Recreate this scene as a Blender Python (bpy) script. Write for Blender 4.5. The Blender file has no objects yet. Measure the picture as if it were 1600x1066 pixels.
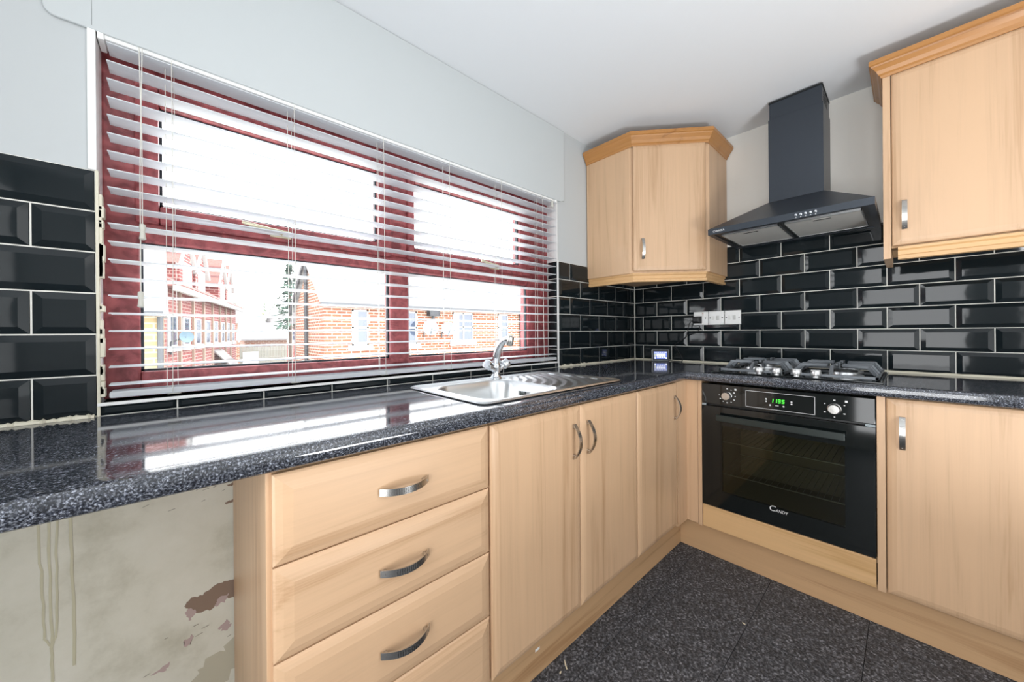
import bpy, bmesh, math, random
from mathutils import Vector, Matrix
random.seed(7)
S = bpy.context.scene
COL = S.collection

# ------------------------------------------------------------------ camera
cam_d = bpy.data.cameras.new('camera')
cam = bpy.data.objects.new('camera', cam_d); COL.objects.link(cam)
F_PX, SX, SY = 561.44, -15.52, -12.62
yaw, pitch, roll = .8463, -.0007, -.0079
fw = Vector((math.cos(yaw)*math.cos(pitch), math.sin(yaw)*math.cos(pitch), math.sin(pitch)))
rt = Vector((math.sin(yaw), -math.cos(yaw), 0)); up = rt.cross(fw)
r2 = rt*math.cos(roll)+up*math.sin(roll); u2 = up*math.cos(roll)-rt*math.sin(roll)
cam.matrix_world = Matrix(((r2.x, u2.x, -fw.x, -2.512), (r2.y, u2.y, -fw.y, -1.348), (r2.z, u2.z, -fw.z, 1.111), (0, 0, 0, 1)))
cam_d.sensor_fit = 'HORIZONTAL'; cam_d.sensor_width = 36
cam_d.lens = 36*F_PX/1600
cam_d.shift_x = -SX/1600; cam_d.shift_y = SY/1600
cam_d.clip_start = .02; cam_d.clip_end = 500
S.camera = cam

# ------------------------------------------------------------------ light and exposure
W = bpy.data.worlds.new('overcast_sky'); S.world = W; W.use_nodes = True
bg = W.node_tree.nodes['Background']; bg.inputs[0].default_value = (.96, .985, 1, 1); bg.inputs[1].default_value = 7.4

def lamp(name, kind, loc, energy, color=(1, 1, 1), **kw):
    d = bpy.data.lights.new(name, kind); d.energy = energy; d.color = color
    for k, v in kw.items(): setattr(d, k, v)
    o = bpy.data.objects.new(name, d); COL.objects.link(o); o.location = loc
    return o
# added fill: soft point lamp behind the camera, standing for no real fitting
lamp('room_fill', 'POINT', (-1.75, -2.3, 1.75), 2.5, (1, .985, .97), shadow_soft_size=.25)
def area(name, loc, energy, sx, sy, rot, col=(.97, .985, 1)):
    o = lamp(name, 'AREA', loc, energy, col, shape='RECTANGLE', size=sx, size_y=sy); o.rotation_euler = [math.radians(r) for r in rot]; return o
area('back_door_daylight', (-3.385, -1.38, 1.12), 26, .72, 1.9, (90, 0, -90))
area('left_fill', (-3.38, -2.36, 1.45), 4, .62, 1.3, (90, 0, -90))  # added fill from the left, kept out of the tile reflections; no doorway
area('rear_fill', (-1.3, -2.72, 1.5), 4, 1.6, 1.1, (90, 0, 0))  # added fill for fronts facing the rear wall, which has no window
area('ceiling_fill', (-1.7, -2.2, .45), 27, .6, .6, (180, 0, 0))  # added upward lamp, out of view, to brighten the ceiling
S.view_settings.view_transform = 'Standard'; S.view_settings.look = 'None'
S.view_settings.exposure = 0.17; S.view_settings.gamma = 1; S.view_settings.use_curve_mapping = False

# ------------------------------------------------------------------ materials
def C(r, g, b):
    f = lambda c: (c/255/12.92) if c/255 <= .04045 else ((c/255+.055)/1.055)**2.4
    return (f(r), f(g), f(b), 1)
class NT:
    def __init__(s, name):
        s.m = bpy.data.materials.new(name); s.m.use_nodes = True
        s.t = s.m.node_tree; s.b = s.t.nodes['Principled BSDF']
    def n(s, typ, **kw):
        x = s.t.nodes.new(typ)
        for k, v in kw.items():
            if k.startswith('_'): setattr(x, k[1:], v)
            else: x.inputs[k].default_value = v
        return x
    def l(s, a, ao, b, bi): s.t.links.new(a.outputs[ao], b.inputs[bi])
    def coord(s, scale=(1, 1, 1), rot=(0, 0, 0)):
        tc = s.n('ShaderNodeTexCoord'); mp = s.n('ShaderNodeMapping')
        mp.inputs['Scale'].default_value = scale; mp.inputs['Rotation'].default_value = rot
        s.l(tc, 'Object', mp, 'Vector'); return mp
    def ramp(s, stops):
        r = s.n('ShaderNodeValToRGB'); e = r.color_ramp.elements
        while len(e) < len(stops): e.new(.5)
        for el, (p, c) in zip(e, stops): el.position = p; el.color = c
        return r
    def bump(s, src, out, strength, dist=.001):
        b = s.n('ShaderNodeBump'); b.inputs['Strength'].default_value = strength; b.inputs['Distance'].default_value = dist
        s.l(src, out, b, 'Height'); s.l(b, 'Normal', s.b, 'Normal')
MATS = {}
def plain(name, col, rough=.5, metal=0, spec=.5, coat=0, emit=None, estr=0):
    if name in MATS: return MATS[name]
    k = NT(name); i = k.b.inputs
    i['Base Color'].default_value = col; i['Roughness'].default_value = rough; i['Metallic'].default_value = metal
    i['Specular IOR Level'].default_value = spec; i['Coat Weight'].default_value = coat
    if coat: i['Coat Roughness'].default_value = .05
    if emit: i['Emission Color'].default_value = emit; i['Emission Strength'].default_value = estr
    MATS[name] = k.m; return k.m
def wood(name, axis, light, dark, rough=.38, scale=1.0):
    if name in MATS: return MATS[name]
    k = NT(name); lo, hi = 1.1*scale, 26*scale
    sc = tuple(lo if a == axis else hi for a in 'xyz')
    mp = k.coord(sc)
    n1 = k.n('ShaderNodeTexNoise', Scale=1.0, Detail=5.0, Roughness=.6, Distortion=.6); k.l(mp, 'Vector', n1, 'Vector')
    sc2 = tuple(4*scale if a == axis else 240*scale for a in 'xyz')
    mp2 = k.coord(sc2)
    n2 = k.n('ShaderNodeTexNoise', Scale=1.0, Detail=2.0); k.l(mp2, 'Vector', n2, 'Vector')
    sc3 = tuple(.5 if a == axis else 5 for a in 'xyz'); mp3 = k.coord(sc3)
    n3 = k.n('ShaderNodeTexNoise', Scale=1.0, Detail=1.0); k.l(mp3, 'Vector', n3, 'Vector')
    m1 = k.n('ShaderNodeMath', _operation='MULTIPLY_ADD'); m1.inputs[1].default_value = .28; k.l(n2, 'Fac', m1, 0); k.l(n1, 'Fac', m1, 2)
    m2 = k.n('ShaderNodeMath', _operation='MULTIPLY_ADD'); m2.inputs[1].default_value = .5; k.l(n3, 'Fac', m2, 0); k.l(m1, 'Value', m2, 2)
    r = k.ramp([(.58, dark), (.82, light), (1.0, tuple(min(1, c*1.06) for c in light[:3])+(1,))]); k.l(m2, 'Value', r, 'Fac')
    k.l(r, 'Color', k.b, 'Base Color'); k.b.inputs['Roughness'].default_value = rough
    MATS[name] = k.m; return k.m
B_L, B_D = C(209, 173, 138), C(184, 145, 109)
wz = wood('beech_vertical', 'z', B_L, B_D); wx = wood('beech_across', 'x', B_L, B_D); wy = wood('beech_depth', 'y', B_L, B_D)
wfill = wood('oak_filler', 'y', C(214, 174, 126), C(192, 150, 98))
corn_x = wood('cornice_wood', 'y', C(182, 128, 72), C(146, 94, 46), .3)
pelm = wood('pelmet_wood', 'y', C(212, 170, 120), C(190, 145, 95), .35)
plx = wood('plinth_x', 'x', C(198, 160, 120), C(168, 128, 88), .45); ply = wood('plinth_y', 'y', C(198, 160, 120), C(168, 128, 88), .45)

def speckle(name, base, mid, fleck, scale, rough, bump=0, spec=.5):
    k = NT(name); mp = k.coord((1, 1, 1))
    n1 = k.n('ShaderNodeTexNoise', Scale=scale, Detail=3.0, Roughness=.7); k.l(mp, 'Vector', n1, 'Vector')
    v = k.n('ShaderNodeTexVoronoi', Scale=scale*1.1); k.l(mp, 'Vector', v, 'Vector')
    r1 = k.ramp([(.36, base), (.50, mid), (.66, fleck)]); k.l(n1, 'Fac', r1, 'Fac')
    sp = k.n('ShaderNodeSeparateColor'); k.l(v, 'Color', sp, 'Color')
    r2 = k.ramp([(.0, (.35, .35, .35, 1)), (.72, (.75, .75, .75, 1)), (.95, (1.5, 1.5, 1.5, 1))]); k.l(sp, 'Red', r2, 'Fac')
    mx = k.n('ShaderNodeMix', _data_type='RGBA', _blend_type='MULTIPLY'); mx.inputs[0].default_value = 1
    k.l(r1, 'Color', mx, 6); k.l(r2, 'Color', mx, 7); k.l(mx, 2, k.b, 'Base Color')
    k.b.inputs['Roughness'].default_value = rough; k.b.inputs['Specular IOR Level'].default_value = spec
    if bump: k.bump(n1, 'Fac', bump)
    MATS[name] = k.m; return k.m
m_top = speckle('granite_laminate', C(30, 33, 40), C(64, 67, 76), C(150, 154, 164), 320, .07, spec=.9)
m_floor = speckle('floor_vinyl', C(44, 45, 49), C(82, 83, 88), C(136, 137, 142), 125, .55, .15, .35)
def paint(name, col, rough=.85, bump=.12, scale=60):
    k = NT(name); mp = k.coord(); n = k.n('ShaderNodeTexNoise', Scale=scale, Detail=4.0); k.l(mp, 'Vector', n, 'Vector')
    k.b.inputs['Base Color'].default_value = col; k.b.inputs['Roughness'].default_value = rough; k.bump(n, 'Fac', bump)
    MATS[name] = k.m; return k.m
m_wall = paint('wall_paint', C(196, 200, 201)); m_wallr = paint('cooker_wall_lightened', C(240, 237, 230)); m_ceil = paint('ceiling_paint', C(238, 241, 244), .9)  # cooker wall lightened and the other walls greyed to offset uneven lighting
m_board = paint('board_paint', C(202, 207, 208), .7, .05)
# cream stained plaster beneath the worktop
k = NT('stained_cream_plaster'); mp = k.coord()
n = k.n('ShaderNodeTexNoise', Scale=5.0, Detail=8.0, Roughness=.65); k.l(mp, 'Vector', n, 'Vector')
r = k.ramp([(.30, C(196, 192, 174)), (.48, C(222, 219, 204)), (.7, C(232, 229, 216))]); k.l(n, 'Fac', r, 'Fac')
k.l(r, 'Color', k.b, 'Base Color'); k.b.inputs['Roughness'].default_value = .8; k.bump(n, 'Fac', .2); m_cream = k.m
m_peel = paint('bare_plaster', C(146, 124, 108), .95, .5, 150); m_pink = paint('pink_undercoat', C(190, 168, 164), .9, .2)
m_drip = plain('drip_stain', C(204, 199, 172), .6); m_scuff = plain('scuff', C(120, 110, 96), .9)
m_tile = plain('black_glazed_tile', (.0075, .012, .0145, 1), .045, 0, .62)
k = NT('tile_glaze_wavy'); mp = k.coord((1, 1, 1)); n = k.n('ShaderNodeTexNoise', Scale=22.0, Detail=1.0); k.l(mp, 'Vector', n, 'Vector')
k.b.inputs['Base Color'].default_value = (.0085, .013, .0155, 1); k.b.inputs['Roughness'].default_value = .05
k.b.inputs['Specular IOR Level'].default_value = .34; k.bump(n, 'Fac', .05, .004); m_tile = k.m
m_grout = plain('grout', C(236, 234, 226), .9); m_seal = paint('sealant', C(222, 216, 196), .5, .4, 90)
m_white = plain('white_plastic', C(244, 244, 242), .3); m_wgloss = plain('white_gloss_paint', C(246, 246, 244), .35)
k = NT('white_slat'); k.b.inputs['Base Color'].default_value = C(244, 246, 248); k.b.inputs['Roughness'].default_value = .4
tl = k.n('ShaderNodeBsdfTranslucent', Color=C(240, 243, 246)); mx = k.n('ShaderNodeMixShader'); mx.inputs[0].default_value = .5; k.l(k.b, 0, mx, 1); k.l(tl, 0, mx, 2)
k.l(mx, 0, k.t.nodes['Material Output'], 'Surface'); m_slat = k.m
m_cord = plain('cord', C(222, 220, 212), .8); m_tassel = plain('tassel', C(206, 204, 194), .4)
k = NT('mahogany_upvc'); mp = k.coord((8, 8, 8)); n = k.n('ShaderNodeTexNoise', Scale=3.0, Detail=6.0, Distortion=1.2); k.l(mp, 'Vector', n, 'Vector')
r = k.ramp([(.35, C(122, 54, 58)), (.65, C(170, 88, 90))]); k.l(n, 'Fac', r, 'Fac'); k.l(r, 'Color', k.b, 'Base Color'); k.b.inputs['Roughness'].default_value = .32; m_red = k.m
m_gasket = plain('gasket', C(40, 46, 54), .6)
def schlick(k):
    lw = k.n('ShaderNodeLayerWeight', Blend=.5); p = k.n('ShaderNodeMath', _operation='POWER'); p.inputs[1].default_value = 4; k.l(lw, 'Facing', p, 0)
    q = k.n('ShaderNodeMath', _operation='MULTIPLY_ADD'); q.inputs[1].default_value = .8; q.inputs[2].default_value = .035; k.l(p, 0, q, 0); return q
k = NT('window_glass'); t = k.t; tr = k.n('ShaderNodeBsdfTransparent'); gl = k.n('ShaderNodeBsdfGlossy', Roughness=.0)
mx = k.n('ShaderNodeMixShader'); k.l(schlick(k), 0, mx, 0); k.l(tr, 0, mx, 1); k.l(gl, 0, mx, 2)
k.l(mx, 0, t.nodes['Material Output'], 'Surface'); m_glass = k.m
k = NT('oven_glass'); t = k.t; tr = k.n('ShaderNodeBsdfTransparent', Color=(.62, .64, .58, 1)); gl = k.n('ShaderNodeBsdfGlossy', Roughness=.03)
mx = k.n('ShaderNodeMixShader'); k.l(schlick(k), 0, mx, 0); k.l(tr, 0, mx, 1); k.l(gl, 0, mx, 2)
k.l(mx, 0, t.nodes['Material Output'], 'Surface'); m_oglass = k.m
m_steel = plain('brushed_steel', C(226, 228, 229), .3, 1); m_chrome = plain('chrome', C(225, 228, 232), .07, 1)
m_nickel = plain('satin_nickel', C(196, 194, 190), .26, 1); m_dot = plain('dimple', C(70, 68, 66), .4, 1)
m_black = plain('black_gloss', (.006, .008, .008, 1), .06, 0, .5); m_bmat = plain('black_satin', (.012, .014, .015, 1), .32)
m_hood = plain('hood_charcoal', C(56, 62, 70), .34, .35); m_iron = plain('cast_iron', C(112, 117, 122), .42, .3)
m_cav = plain('oven_cavity', C(140, 128, 106), .5, .2); m_rack = plain('oven_rack', C(190, 186, 176), .3, 1)
m_print = plain('white_print', C(225, 225, 225), .5); m_led = plain('green_led', (.0, .4, .02, 1), .5, emit=(.08, 1, .05, 1), estr=2.2)
m_scr = plain('meter_screen', C(90, 110, 190), .2, emit=C(120, 140, 220), estr=.7); m_scrw = plain('screen_text', C(250, 250, 250), .3, emit=(1, 1, 1, 1), estr=.9)
m_scry = plain('screen_bar', C(230, 220, 120), .3, emit=C(230, 225, 140), estr=.8)
m_blackp = plain('black_plastic', C(30, 31, 33), .4)
k = NT('filter_mesh'); mp = k.coord((1, 1, 1)); w = k.n('ShaderNodeTexChecker', Scale=260.0); k.l(mp, 'Vector', w, 'Vector')
w.inputs['Color1'].default_value = C(226, 225, 220); w.inputs['Color2'].default_value = C(178, 178, 174); k.l(w, 'Color', k.b, 'Base Color')
k.b.inputs['Metallic'].default_value = .15; k.b.inputs['Roughness'].default_value = .45; m_filter = k.m

# ------------------------------------------------------------------ mesh helpers
class G:
    """collects geometry in world coordinates"""
    def __init__(s): s.v = []; s.f = []; s.mi = []; s.cur = 0
    def add(s, vs, fs):
        o = len(s.v); s.v += [tuple(p) for p in vs]; s.f += [tuple(i+o for i in f) for f in fs]; s.mi += [s.cur]*len(fs); return s
    def box(s, x0, x1, y0, y1, z0, z1):
        x0, x1 = sorted((x0, x1)); y0, y1 = sorted((y0, y1)); z0, z1 = sorted((z0, z1))
        return s.add([(x0, y0, z0), (x1, y0, z0), (x1, y1, z0), (x0, y1, z0), (x0, y0, z1), (x1, y0, z1), (x1, y1, z1), (x0, y1, z1)],
                     [(3, 2, 1, 0), (4, 5, 6, 7), (0, 1, 5, 4), (1, 2, 6, 5), (2, 3, 7, 6), (3, 0, 4, 7)])
    def quad(s, a, b, c, d): return s.add([a, b, c, d], [(0, 1, 2, 3)])
    def prism(s, poly, off):
        n = len(poly); off = Vector(off); p = [Vector(q) for q in poly]
        return s.add(p+[q+off for q in p], [tuple(range(n))[::-1], tuple(range(n, 2*n))]+[(i, (i+1) % n, n+(i+1) % n, n+i) for i in range(n)])
    def rings(s, rings, cap=True, closed=True):
        n = len(rings[0]); vs = [p for r in rings for p in r]; fs = []
        for i in range(len(rings)-1):
            for j in range(n if closed else n-1):
                j2 = (j+1) % n; fs.append((i*n+j, i*n+j2, (i+1)*n+j2, (i+1)*n+j))
        if cap: fs += [tuple(range(n))[::-1], tuple(range((len(rings)-1)*n, len(rings)*n))]
        return s.add(vs, fs)
    def tube(s, path, rad, n=8, cap=True):
        path = [Vector(p) for p in path]; rs = rad if isinstance(rad, (list, tuple)) else [rad]*len(path)
        rings = []; ref = None
        for i, p in enumerate(path):
            d = (path[min(i+1, len(path)-1)]-path[max(i-1, 0)]).normalized()
            if ref is None: ref = Vector((0, 0, 1)) if abs(d.z) < .9 else Vector((1, 0, 0))
            a = (ref-d*ref.dot(d)).normalized(); b = d.cross(a); ref = a
            rings.append([p+a*rs[i]*math.cos(2*math.pi*k/n)+b*rs[i]*math.sin(2*math.pi*k/n) for k in range(n)])
        return s.rings(rings, cap)
    def lathe(s, prof, c, axis=(0, 0, 1), n=20):
        ax = Vector(axis).normalized(); ref = Vector((0, 0, 1)) if abs(ax.z) < .9 else Vector((1, 0, 0))
        a = (ref-ax*ref.dot(ax)).normalized(); b = ax.cross(a); c = Vector(c)
        return s.rings([[c+ax*h+(a*math.cos(2*math.pi*k/n)+b*math.sin(2*math.pi*k/n))*r for k in range(n)] for r, h in prof])
    def sweep(s, path, prof):
        """profile (outward offset, z) along a 2d path, mitred; outward is to the right of travel"""
        P = [Vector(p) for p in path]; rings = []
        nor = [Vector((d.y, -d.x)).normalized() for d in (P[i+1]-P[i] for i in range(len(P)-1))]
        for i, p in enumerate(P):
            if i == 0: m = nor[0]
            elif i == len(P)-1: m = nor[-1]
            else:
                m = (nor[i-1]+nor[i]).normalized(); m = m/m.dot(nor[i])
            rings.append([(p.x+m.x*o, p.y+m.y*o, z) for o, z in prof])
        return s.rings(rings)
    def build(s, name, mat, parent=None, root=None, bevel=0, seg=2, smooth=False, mats=None):
        """parent: object; root: origin the world coordinates are made relative to"""
        o = Vector(root) if root is not None else Vector((0, 0, 0))
        me = bpy.data.meshes.new(name); me.from_pydata([tuple(Vector(p)-o) for p in s.v], [], s.f)
        bm = bmesh.new(); bm.from_mesh(me); bmesh.ops.recalc_face_normals(bm, faces=bm.faces); bm.to_mesh(me); bm.free()
        me.materials.append(mat)
        for m in (mats or []): me.materials.append(m)
        if mats: me.polygons.foreach_set('material_index', s.mi)
        if smooth:
            me.polygons.foreach_set('use_smooth', [True]*len(me.polygons))
            try: me.set_sharp_from_angle(angle=math.radians(40))
            except Exception: pass
        ob = bpy.data.objects.new(name, me); COL.objects.link(ob)
        if parent is not None: ob.parent = parent
        elif root is not None: ob.location = o
        if bevel:
            b = ob.modifiers.new('bevel', 'BEVEL'); b.width = bevel; b.segments = seg; b.limit_method = 'ANGLE'; b.angle_limit = math.radians(40)
        return ob
class Fr:
    """local frame: a along u, b along v (up), c along the outward normal"""
    def __init__(s, o, u, v=(0, 0, 1)):
        s.o = Vector(o); s.u = Vector(u).normalized(); s.v = Vector(v).normalized(); s.n = s.u.cross(s.v)
    def p(s, a, b, c=0): return s.o+s.u*a+s.v*b+s.n*c
    def box(s, g, a0, a1, b0, b1, c0, c1):
        return g.add([s.p(a, b, c) for c in (c0, c1) for (a, b) in ((a0, b0), (a1, b0), (a1, b1), (a0, b1))],
                     [(3, 2, 1, 0), (4, 5, 6, 7), (0, 1, 5, 4), (1, 2, 6, 5), (2, 3, 7, 6), (3, 0, 4, 7)])
    def panel(s, g, a0, a1, b0, b1, steps):
        """stack of rectangles (inset, c): a panel with shaped edges"""
        return g.rings([[s.p(a, b, c) for (a, b) in ((a0+i, b0+i), (a1-i, b0+i), (a1-i, b1-i), (a0+i, b1-i))] for i, c in steps])
def tag(o, label=None, cat=None, group=None, kind=None):
    for key, v in (('label', label), ('category', cat), ('group', group), ('kind', kind)):
        if v: o[key] = v
    return o
def thing(name, loc, label, cat, group=None, kind=None):
    o = bpy.data.objects.new(name, None); COL.objects.link(o); o.location = loc; o.empty_display_size = .05
    return tag(o, label, cat, group, kind)
def text_mesh(g, txt, size, fr, a, b, c, thick=.0006, squash=1.0, shear=0):
    cu = bpy.data.curves.new('t', 'FONT'); cu.body = txt; cu.size = size; cu.extrude = 0; cu.shear = shear
    o = bpy.data.objects.new('t', cu); COL.objects.link(o)
    dg = bpy.context.evaluated_depsgraph_get(); me = bpy.data.meshes.new_from_object(o.evaluated_get(dg))
    g.add([fr.p(a+v.co.x*squash, b+v.co.y, c) for v in me.vertices], [tuple(p.vertices) for p in me.polygons])
    w = max((v.co.x for v in me.vertices), default=0)*squash
    bpy.data.objects.remove(o); bpy.data.curves.remove(cu); bpy.data.meshes.remove(me); return w
WIN = Fr((0, 0, 0), (1, 0, 0))        # window wall: a = x, c = -y
HOB = Fr((0, 0, 0), (0, -1, 0))       # hob wall: a = -y, c = -x

# ------------------------------------------------------------------ room shell
X0, Y0, ZC = -3.4, -2.75, 2.298
TP, TR, ZT = .2025, .1025, .910
WX0, WX1, WZ0, WZ1 = -2.675, -.886, .936, 1.90          # window opening
fl = tag(G().box(X0-.2, .2, Y0-.2, .25, -.12, -.004).build('floor', plain('floor_joint', C(36, 36, 38), .8)), 'dark grey speckled vinyl tile floor', 'floor', kind='structure')
ft = None; fts = .3048
for i in range(-13, 1):
    for j in range(-10, 1):
        cx, cy = -.55+fts*(i+.5)+.2, -.9405+fts*(j+3+.5)
        if cx-fts/2 < X0-.1 or cx+fts/2 > .15 or cy-fts/2 < Y0-.1 or cy+fts/2 > .2: continue
        h = fts/2-.0011
        if ft is None:
            ft = G().box(-h, h, -h, h, -.004, 0).build('floor_tile', m_floor, fl); o = ft
        else:
            o = bpy.data.objects.new('floor_tile', ft.data); COL.objects.link(o); o.parent = fl
        o.location = (cx, cy, 0)
tag(G().box(X0-.2, .2, Y0-.2, .25, ZC, ZC+.15).build('ceiling', m_ceil), 'plain white plaster ceiling', 'ceiling', kind='structure')
wb = G()
wb.box(X0-.2, WX0, .003, .25, -.1, ZC).box(WX1, .2, .003, .25, -.1, ZC).box(WX0, WX1, .003, .25, -.1, WZ0).box(WX0, WX1, .003, .25, WZ1, ZC)
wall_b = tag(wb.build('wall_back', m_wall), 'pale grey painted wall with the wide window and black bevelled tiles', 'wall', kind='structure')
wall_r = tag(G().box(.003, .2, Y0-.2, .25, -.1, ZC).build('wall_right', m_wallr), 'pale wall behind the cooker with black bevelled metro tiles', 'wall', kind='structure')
tag(G().box(X0-.2, X0, Y0-.2, .25, -.1, ZC).build('wall_left', m_wall), 'plain pale painted side wall', 'wall', kind='structure')
tag(G().box(X0-.2, .2, Y0-.2, Y0, -.1, ZC).build('wall_front', m_wall), 'plain pale painted wall facing the window', 'wall', kind='structure')
# fascia board over the window, rounded lower corners
g = G(); pts = []
x0, x1, z0, z1, rr = -2.757, -.823, 1.875, ZC-.002, .022
for a in range(0, 91, 15): pts.append((x0+rr-rr*math.sin(math.radians(90-a)) if False else x0+rr*(1-math.cos(math.radians(a))), z0+rr*(1-math.sin(math.radians(a)))))
pts = [(x0, z1)]+pts+[(x1-.03, z0), (x1, z0+.012), (x1, z1)]
g.prism([(x, .002, z) for x, z in pts], (0, -.008, 0))
tag(g.build('trim_1', m_board, bevel=.003), 'wide pale fascia board above the window', 'fascia', kind='structure')
tag(G().box(-2.6795, -2.6785, -.0066, -.0055, 1.885, ZC-.004).build('board_joint', plain('board_seam', C(150, 154, 154), .9), bpy.data.objects['trim_1']))

# bevelled metro tiles: joint level at c=0, faces proud
def tile_steps(w, h):
    i = min(.016, w*.3, h*.3); return [(.0, -.002), (.0, .0005), (.0008, .0015), (i, .0062)]
cache = {}
def tile(fr, a0, a1, b0, b1, parent, cut=False):
    w, h = round(a1-a0, 4), round(b1-b0, 4)
    if w < .006 or h < .006: return
    key = (fr, w, h)
    if key not in cache:
        g = G(); Fr((0, 0, 0), fr.u).panel(g, -w/2, w/2, -h/2, h/2, tile_steps(w, h))
        o = g.build('tile', m_tile, parent); cache[key] = o.data
    else:
        o = bpy.data.objects.new('tile', cache[key]); COL.objects.link(o); o.parent = parent
    o.location = fr.p((a0+a1)/2, (b0+b1)/2, 0)
GAP = .0017
def tile_field(fr, amin, amax, zlist, joints, parent, b_over=None):
    """zlist: (z0,z1,phase) rows; joints(phase) -> joint position mod TP"""
    for z0, z1, ph in zlist:
        j0 = joints(ph); k = math.floor((amin-j0)/TP); a = j0+k*TP
        while a < amax:
            s, e = max(a, amin), min(a+TP, amax)
            tile(fr, s+(GAP if s > amin else .001), e-(GAP if e < amax else .001), z0+GAP, z1-GAP, parent)
            a += TP
rows = [(ZT+TR*i, ZT+TR*(i+1), i % 2) for i in range(7)]
# hob wall: joints at y = .0675 + k*TP for even rows
tile_field(HOB, .004, 2.55, rows, lambda p: .0675+(TP/2 if p else 0), wall_r)
tile_field(WIN, WX1, -.004, rows[:6], lambda p: -.0619-(TP/2 if p else 0), wall_b)
tile_field(WIN, X0+.005, WX0+.0, rows[:6], lambda p: -2.7773-TP/2-(0 if p else TP/2), wall_b)
tile_field(WIN, WX0+.004, WX1-.002, [(ZT-.002, WZ0, 0)], lambda p: -2.527, wall_b)
G().box(.0005, .003, -2.55, 0, ZT-.03, ZT+7*TR).build('grout', m_grout, wall_r)
g = G().box(WX1, 0, .0005, .003, ZT-.03, ZT+6*TR).box(X0, WX0, .0005, .003, ZT-.03, ZT+6*TR).box(WX0, WX1, .0005, .003, ZT-.03, WZ0)
g.build('grout', m_grout, wall_b)
# tiled reveal on the right of the window (facing -x), plastered white above
RV = Fr((WX1, 0, 0), (0, -1, 0))
tile_field(RV, -.072, -.002, [(max(z0, WZ0+.004), z1, p) for z0, z1, p in rows[:6]], lambda p: -.072, wall_b)
G().box(WX1-.001, WX1+.002, .0, .075, WZ0, ZT+6*TR).build('grout', m_grout, wall_b)
g = G().box(WX1-.002, WX1+.002, .0, .24, ZT+6*TR, WZ1).box(WX0-.002, WX0+.002, .0, .24, WZ0, WZ1).box(WX0, WX1, .0, .24, WZ1-.002, WZ1+.002).box(WX0, WX1, .0, .24, WZ0-.003, WZ0)
g.build('reveal_lining', m_wgloss, wall_b)
# corner beads
tag(G().box(-2.688, -2.673, -.006, .003, ZT+6*TR, 1.876).build('trim_2', m_wgloss, bevel=.002), 'white painted bead at the left edge of the window', 'trim', kind='structure')
g = G().box(-2.676, -2.670, -.006, .01, ZT-.002, ZT+6*TR)
for i in range(26): 
    z = random.uniform(.93, 1.5); g.box(-2.671, -2.666+random.uniform(0, .005), -.004, .02, z, z+random.uniform(.01, .05))
tag(g.build('trim_3', m_seal, bevel=.001), 'rough cream sealant strip between the left tiles and the window', 'trim', kind='structure')
tag(G().box(WX0, WX1, -.009, .003, WZ0-.002, WZ0+.006).build('trim_4', m_wgloss, bevel=.001), 'thin white bead along the window sill', 'trim', kind='structure')
tag(G().box(WX1-.003, WX1+.0025, -.008, .003, ZT-.002, ZT+6*TR).build('trim_5', m_wgloss, bevel=.001), 'thin white edging strip right of the window', 'trim', kind='structure')
def bead(p0, p1, n, r, name, label, jitter):
    p0, p1 = Vector(p0), Vector(p1); path = [p0.lerp(p1, i/n) for i in range(n+1)]
    g = G(); g.tube(path, [r*(1+random.uniform(-jitter, jitter)) for _ in path], 8)
    return tag(g.build(name, m_seal, smooth=True), label, 'sealant', kind='structure')
bead((-.002, -.004, .909), (-.66, -.004, .909), 40, .0085, 'trim_6', 'cream sealant bead along the worktop left of the corner', .2)
bead((-.64, -.006, .910), (-.885, -.006, .909), 30, .0105, 'trim_7', 'thick rough sealant bead by the window edge', .45)
bead((-.004, -.002, .909), (-.004, -1.93, .909), 90, .0085, 'trim_8', 'cream sealant bead between the cooker wall tiles and worktop', .12)
bead((-2.68, -.005, .909), (-3.38, -.005, .909), 140, .0075, 'trim_9', 'cream sealant bead along the worktop at far left', .4)
# plaster below the worktop with wear
pl = G().box(X0, -.1, .0005, .003, 0, .866).build('lower_plaster', m_cream, wall_b)
def blob(pts, y, mat, name, jit=.004, sub=5):
    out = []
    for i, p in enumerate(pts):
        q = pts[(i+1) % len(pts)]
        for k in range(sub):
            t = k/sub; out.append((p[0]+(q[0]-p[0])*t+random.uniform(-jit, jit), y, p[1]+(q[1]-p[1])*t+random.uniform(-jit, jit)))
    G().prism(out, (0, .0012, 0)).build(name, mat, pl)
blob([(-2.519, .352), (-2.50, .366), (-2.475, .364), (-2.45, .377), (-2.41, .378), (-2.382, .362), (-2.382, .318), (-2.41, .322), (-2.435, .33), (-2.455, .312), (-2.487, .318), (-2.50, .335)], -.0004, m_peel, 'peeled_patch', .003)
blob([(-2.512, .338), (-2.49, .345), (-2.485, .318), (-2.51, .305)], -.0002, m_pink, 'peeled_patch')
blob([(-2.445, .335), (-2.42, .34), (-2.425, .32), (-2.45, .315)], -.0006, m_pink, 'peeled_patch')
blob([(-2.52, .255), (-2.50, .262), (-2.503, .236), (-2.515, .24)], -.0002, m_pink, 'peeled_patch')
blob([(-2.585, .200), (-2.545, .216), (-2.555, .195)], -.0002, m_pink, 'peeled_patch', .002)
blob([(-2.44, .25), (-2.42, .262), (-2.41, .24), (-2.43, .232)], -.0002, m_pink, 'peeled_patch')
blob([(-2.425, .612), (-2.40, .618), (-2.398, .610), (-2.42, .606)], -.0002, m_peel, 'peeled_patch', .0015)
blob([(-2.42, .662), (-2.382, .672), (-2.382, .664), (-2.41, .658)], -.0002, m_peel, 'peeled_patch', .0015)
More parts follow.
